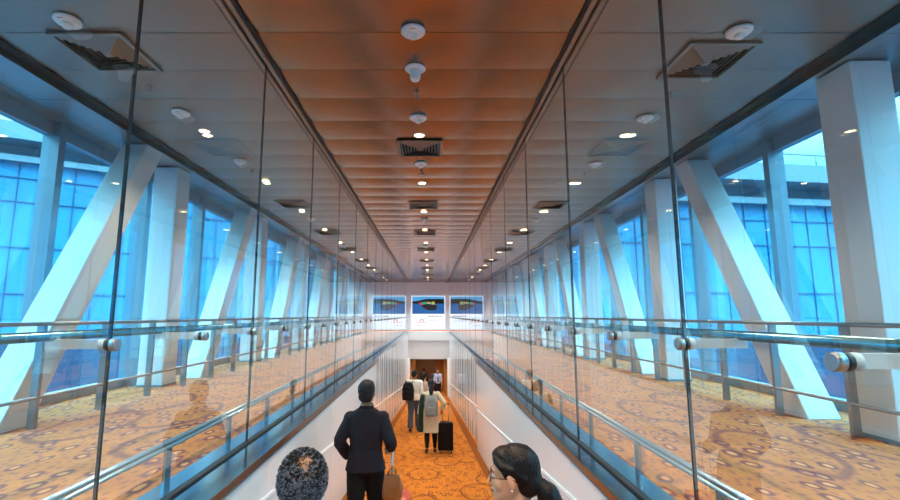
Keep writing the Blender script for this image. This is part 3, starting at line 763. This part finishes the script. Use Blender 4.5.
# --- woman in a cream kurta with a suitcase
P = default_pose(.10, {'elr': V((.335,-.07,1.20)), 'wrr': V((.27,-.01,1.02)), 'ell': V((-.25,.0,1.13)), 'wrl': V((-.30,.04,.90))})
P['hdr'] = (V((.0,-.5,-.8)), V((-1,-.2,-.1)), 1, 85)
Mh = headM(1.75, 3, -4)
kw_y = 10.8; kx = .02
kw = person('woman in a cream kurta with a grey backpack, pulling a black suitcase down the ramp', kx, kw_y, 1.57, 0, P, Mh, MP['skin'], .009)
KS = [(.50,.235,.165,-.01),(.60,.230,.160,-.012),(.72,.222,.155,-.012),(.84,.205,.145,-.012),(.92,.198,.140,-.012),(1.0,.185,.130,-.01),(1.09,.165,.118,0),(1.20,.170,.122,.003),(1.32,.184,.126,0),(1.40,.180,.110,-.008),(1.445,.140,.092,-.014),(1.475,.085,.072,-.018)]
shirt(kw, P, MP['cream'], .012, .4, .0, .92, 'kurta', KS, .018, .008); trousers(kw, P, MP['legging'], .011, .008, 'leggings', .0); shoes(kw, P, MP['shoe'], .010)
h = short_hair(kw, Mh, MP['hair'], .009, .006)
m = MB(); m.tube([Mh @ V((0,-.085,.13)), Mh @ V((0,-.118,.06)), Mh @ V((0,-.130,-.03)), Mh @ V((0,-.135,-.10)), Mh @ V((0,-.130,-.15))], [.045,.055,.052,.045,.02], 16, .8); solid(m, .009, MP['hair'], 'long_hair', h, 2, .004, 40)
m = MB(); pts = [V((-.16,.08,1.30)), V((-.17,.02,1.46)), V((-.215,-.12,1.36)), V((-.24,-.15,1.1)), V((-.25,-.15,.85)), V((-.25,-.13,.52))]
m.tube(pts, [.05,.05,.06,.066,.07,.075], 14, .35); solid(m, .010, MP['green'], 'dupatta', kw, 3, .008, 16)

# --- man in white shirt, woman in pink, uniformed attendant, two more beyond
P = default_pose(.16); Mh = headM(1.75, -25, -2)
wy = 14.2
wm = person('man in a white shirt and grey jeans with a black backpack, walking down the ramp', -.46, wy, 1.76, -4, P, Mh, MP['skin'], .011)
shirt(wm, P, MP['white'], .013, .90, .026, 1.0, 'shirt', TORSO, .02, .008); trousers(wm, P, MP['jean'], .013, .026); shoes(wm, P, MP['shoe'], .012); short_hair(wm, Mh, MP['hair'], .010, .008)
P = default_pose(.10, {'elr': V((.27,.02,1.15)), 'wrr': V((.20,.16,1.25))}); P['hdr'] = (V((-.4,.4,.8)), V((-.5,.5,0)), 1, 40); Mh = headM(1.75, -15, -3)
pw = person('woman in a sleeveless pale pink top, half hidden behind the man in the white shirt', -.20, 16.4, 1.62, -10, P, Mh, MP['skin_light'], .012)
shirt(pw, P, MP['pink'], .014, .90, .022, .18, 'top', TORSO, .012); trousers(pw, P, MP['dark'], .014, .024); shoes(pw, P, MP['shoe'], .013)
h = short_hair(pw, Mh, MP['hair'], .011, .008); m = MB(); m.tube([Mh @ V((0,-.085,.13)), Mh @ V((0,-.115,.05)), Mh @ V((0,-.12,-.06))], [.05,.058,.03], 14, .8); solid(m, .011, MP['hair'], 'long_hair', h, 2)
P = default_pose(.05); Mh = headM(1.75, 0, -4)
at = person('attendant in a pale blue shirt and dark tie, facing up the ramp by the portal', .47, 28.6, 1.72, 180, P, Mh, MP['skin'], .012)
shirt(at, P, MP['blue'], .014, .90, .022, .5); trousers(at, P, MP['trouser'], .014, .024); shoes(at, P, MP['shoe'], .013); short_hair(at, Mh, MP['hair'], .012); face_parts(at, Mh, MP['lip'], MP['hair'])
m = MB(); m.hexa([(-.03,.125,1.08),(.03,.125,1.08),(.03,.152,1.10),(-.03,.152,1.10),(-.018,.075,1.47),(.018,.075,1.47),(.018,.10,1.475),(-.018,.10,1.475)]); m.hexa([(-.034,.135,1.05),(.034,.135,1.05),(.034,.16,1.05),(-.034,.16,1.05),(-.03,.135,1.30),(.03,.135,1.30),(.03,.15,1.30),(-.03,.15,1.30)]); m.build('tie', MP['trouser'], at)
m = MB(); m.rings([sring(z, .186, .134, -.006, 0, 30) for z in (.985, 1.02)]); m.build('belt', MP['shoe'], at)
for x, y, H, rz, c, lab in ((-.42, 33.2, 1.74, 0, 'dark', 'person in dark clothes walking away inside the portal, on its left side'), (.27, 31.6, 1.66, 0, 'navy', 'person in dark clothes inside the portal, just behind the attendant')):
    P = default_pose(.1); Mh = headM(1.75, 10, -2)
    o = person(lab, x, y, H, rz, P, Mh, MP['skin'], .014)
    shirt(o, P, MP[c], .015, .88, .026); trousers(o, P, MP['dark'], .015, .024); shoes(o, P, MP['shoe'], .014); short_hair(o, Mh, MP['hair'], .012, .006)

# ------------------------------------------------------------------ luggage
def wheel(parent, x, y, mat=None):
    w = MB().lathe([(.010,-.014),(.024,-.012),(.027,-.006),(.027,.006),(.024,.012),(.010,.014)], 16, (x, y, .027), Matrix.Rotation(PI/2, 3, 'Y')).build('wheel', M['black'], parent)
    MB().span((x-.014, y-.012, .03), (x+.014, y+.012, .075)).build('wheel_housing', M['dsteel'], w)
def suitcase(label, x, y, W, D, H, mat, hh, rz=0, tilt=0):
    t = thing('suitcase', label, 'suitcase', (x, y, ramp_z(y)), R(rz)); t.rotation_euler = (Matrix.Rotation(-math.atan(.107), 3, 'X') @ Matrix.Rotation(R(rz), 3, 'Z')).to_euler()
    sh = MB().span((-W/2,-D/2,.065), (W/2,D/2,.065+H)).build('shell', mat, t, .035); sh.modifiers['Bevel'].segments = 4
    m = MB()
    for i in range(5): xx = -W*.36 + W*.72*i/4; m.span((xx-.008, -D/2-.005, .13), (xx+.008, -D/2+.01, H)); m.span((xx-.008, D/2-.01, .13), (xx+.008, D/2+.005, H))
    m.build('ribs', mat, sh)
    m = MB(); m.span((-W/2-.003,-.006,.10), (W/2+.003,.006,.03+H)); m.span((-W/2+.03,-.006,.06+H), (W/2-.03,.006,.068+H)); m.build('zip', M['black'], sh)
    for a in (-1, 1):
        for b in (-1, 1): wheel(t, a*(W/2-.045), b*(D/2-.04))
    hd = MB()
    z = .065+H
    for a in (-1, 1): hd.tube([(a*.07, D/2-.05, z-.03), (a*.07, D/2-.05, hh-.02)], .008, 8)
    h = hd.build('telescopic_handle', M['steel'], t)
    MB().tube([(-.085, D/2-.05, hh-.02), (-.075, D/2-.05, hh), (.075, D/2-.05, hh), (.085, D/2-.05, hh-.02)], .014, 10).build('grip', M['black'], h)
    MB().tube([(-.07, -.01, z-.005), (-.06, -.01, z+.025), (.06, -.01, z+.025), (.07, -.01, z-.005)], .010, 8).build('carry_handle', M['black'], t)
    return t
sc1 = suitcase('black upright suitcase beside the woman in the cream kurta', .345, 10.75, .34, .24, .58, pmat('black_fabric_case', (.008,.006,.007), .7, 0, .12), 1.03)
RX, RY = -.325, 5.02
sc2 = suitcase('red trolley suitcase beside the man in the dark suit', RX, RY, .36, .24, .52, pmat('red_shell', (.55,.06,.025), .35, 0, .5, .05, 20), 1.06, 90)
# brown handbag standing on the red case, against its handle
M['leather'] = pmat('brown_leather', (.24,.085,.022), .30, 0, .5, .25, 14, .2)
hb = thing('handbag', 'brown leather handbag standing on top of the red suitcase', 'handbag', (RX-.05, RY-.15, ramp_z(RY)+.608), R(-8)); hb.scale = (.76, .8, .80)
m = MB(); m.rings([sring(z, rx, ry, 0, 0, 28, .6) for z, rx, ry in ((0,.115,.060),(.01,.125,.068),(.08,.128,.072),(.18,.118,.060),(.26,.104,.036),(.285,.098,.024))]); solid(m, .006, M['leather'], 'body', hb, 3, .003, 20)
for b in (-1, 1): MB().tube([(-.055, b*.022, .26), (-.05, b*.03, .32), (0, b*.04, .365), (.05, b*.03, .32), (.055, b*.022, .26)], .007, 8).build('handle', M['leather'], hb)
MB().span((-.10,-.031,.262), (.10,.031,.274)).build('zip_band', M['brass'], hb)
MB().tube([(.10,.0,.25), (.135,-.02,.20), (.14,-.03,.08), (.12,-.03,.02)], .005, 8).build('shoulder_strap', M['leather'], hb)
def backpack(label, x, y, z, rz, mat, s, tilt=0):
    t = thing('backpack', label, 'backpack', (x, y, z), R(rz)); t.scale = (s, s, s); t.rotation_euler = (R(tilt), 0, R(rz))
    m = MB(); m.rings([sring(zz, rx, ry, 0, 0, 28, .6) for zz, rx, ry in ((0,.13,.07),(.02,.15,.085),(.15,.155,.095),(.30,.145,.085),(.40,.115,.065),(.44,.07,.04))]); b = solid(m, .008, mat, 'body', t, 3, .004, 14)
    m = MB(); m.rings([sring(zz, rx, .04, -.085, 0, 20, .6) for zz, rx in ((.04,.09),(.06,.11),(.18,.112),(.22,.09))]); solid(m, .008, mat, 'front_pocket', t, 2, .003, 14)
    MB().tube([(-.04,.02,.43), (-.03,.01,.47), (.03,.01,.47), (.04,.02,.43)], .008, 8).build('top_handle', mat, t)
    for a in (-1, 1): MB().tube([(a*.07,.05,.40), (a*.10,.10,.45), (a*.115,.20,.43), (a*.125,.28,.30), (a*.13,.24,.10), (a*.13,.10,.03)], .020, 10, .35).build('shoulder_strap', mat, t)
    m = MB(); m.tube([(-.10,-.088,.31), (0,-.098,.36), (.10,-.088,.31)], .004, 6); m.build('zip', M['black'], t)
    return t
backpack('grey backpack on the back of the woman in the cream kurta', kx+.01, kw_y-.205, ramp_z(kw_y)+.82, 0, cloth('grey_backpack', (.24,.26,.27)), .95)
backpack('black backpack on the left shoulder of the man in the white shirt', -.64, wy-.20, ramp_z(wy)+.93, -16, cloth('black_backpack', (.008,.008,.010), .6), 1.15)
# ------------------------------------------------------------------ light, sky, camera
for x, y in LIGHTS:
    l = bpy.data.lights.new('downlight_beam', 'SPOT'); l.energy = LAMP_W*(2.0 if abs(x) < 1 else .8)*(2.2 if y > 23 else 1); l.color = (1,.84,.64) if y < 23 else (1,.94,.88); l.spot_size = R(125); l.spot_blend = .8; l.shadow_soft_size = .06
    o = bpy.data.objects.new('downlight_beam', l); COL.objects.link(o); o.location = (x, y, CZ-.03)
for y in (31.0, 34.5, 38.0):
    l = bpy.data.lights.new('portal_fill_light', 'SPOT'); l.energy = 150; l.color = (1,.78,.5); l.spot_size = R(150); l.spot_blend = .6; l.shadow_soft_size = .08  # unseen light added to brighten the dark portal
    o = bpy.data.objects.new('portal_fill_light', l); COL.objects.link(o); o.location = (-.1, y, -1.74)
w = bpy.data.worlds.new('sky'); SC.world = w; w.use_nodes = True; nt = w.node_tree
bg = nt.nodes['Background']; tc = nt.nodes.new('ShaderNodeTexCoord'); sep = nt.nodes.new('ShaderNodeSeparateXYZ'); rp = nt.nodes.new('ShaderNodeValToRGB')
nt.links.new(tc.outputs['Generated'], sep.inputs[0]); nt.links.new(sep.outputs['Z'], rp.inputs[0]); nt.links.new(rp.outputs[0], bg.inputs['Color'])
e = rp.color_ramp.elements; e[0].position = .25; e[0].color = (.125,.14,.15,1); e[1].position = .62; e[1].color = (1,1,1,1)
bg.inputs['Strength'].default_value = SKY
cam = bpy.data.cameras.new('camera'); co = bpy.data.objects.new('camera', cam); COL.objects.link(co)
co.location = (0,0,1.06); co.rotation_euler = (R(90+7.96),0,0); cam.sensor_width = 36; cam.lens = 465/900*36; cam.shift_x = 20/900; cam.clip_start = .05; cam.clip_end = 500
SC.camera = co
vs = SC.view_settings; vs.view_transform = 'Standard'; vs.look = 'None'; vs.gamma = 1; vs.exposure = EXPO; vs.use_curve_mapping = False
SC.cycles.max_bounces = 14; SC.cycles.transparent_max_bounces = 40; SC.cycles.glossy_bounces = 8; SC.cycles.diffuse_bounces = 4
SC.cycles.sample_clamp_indirect = 8; SC.cycles.caustics_reflective = False; SC.cycles.use_denoising = True
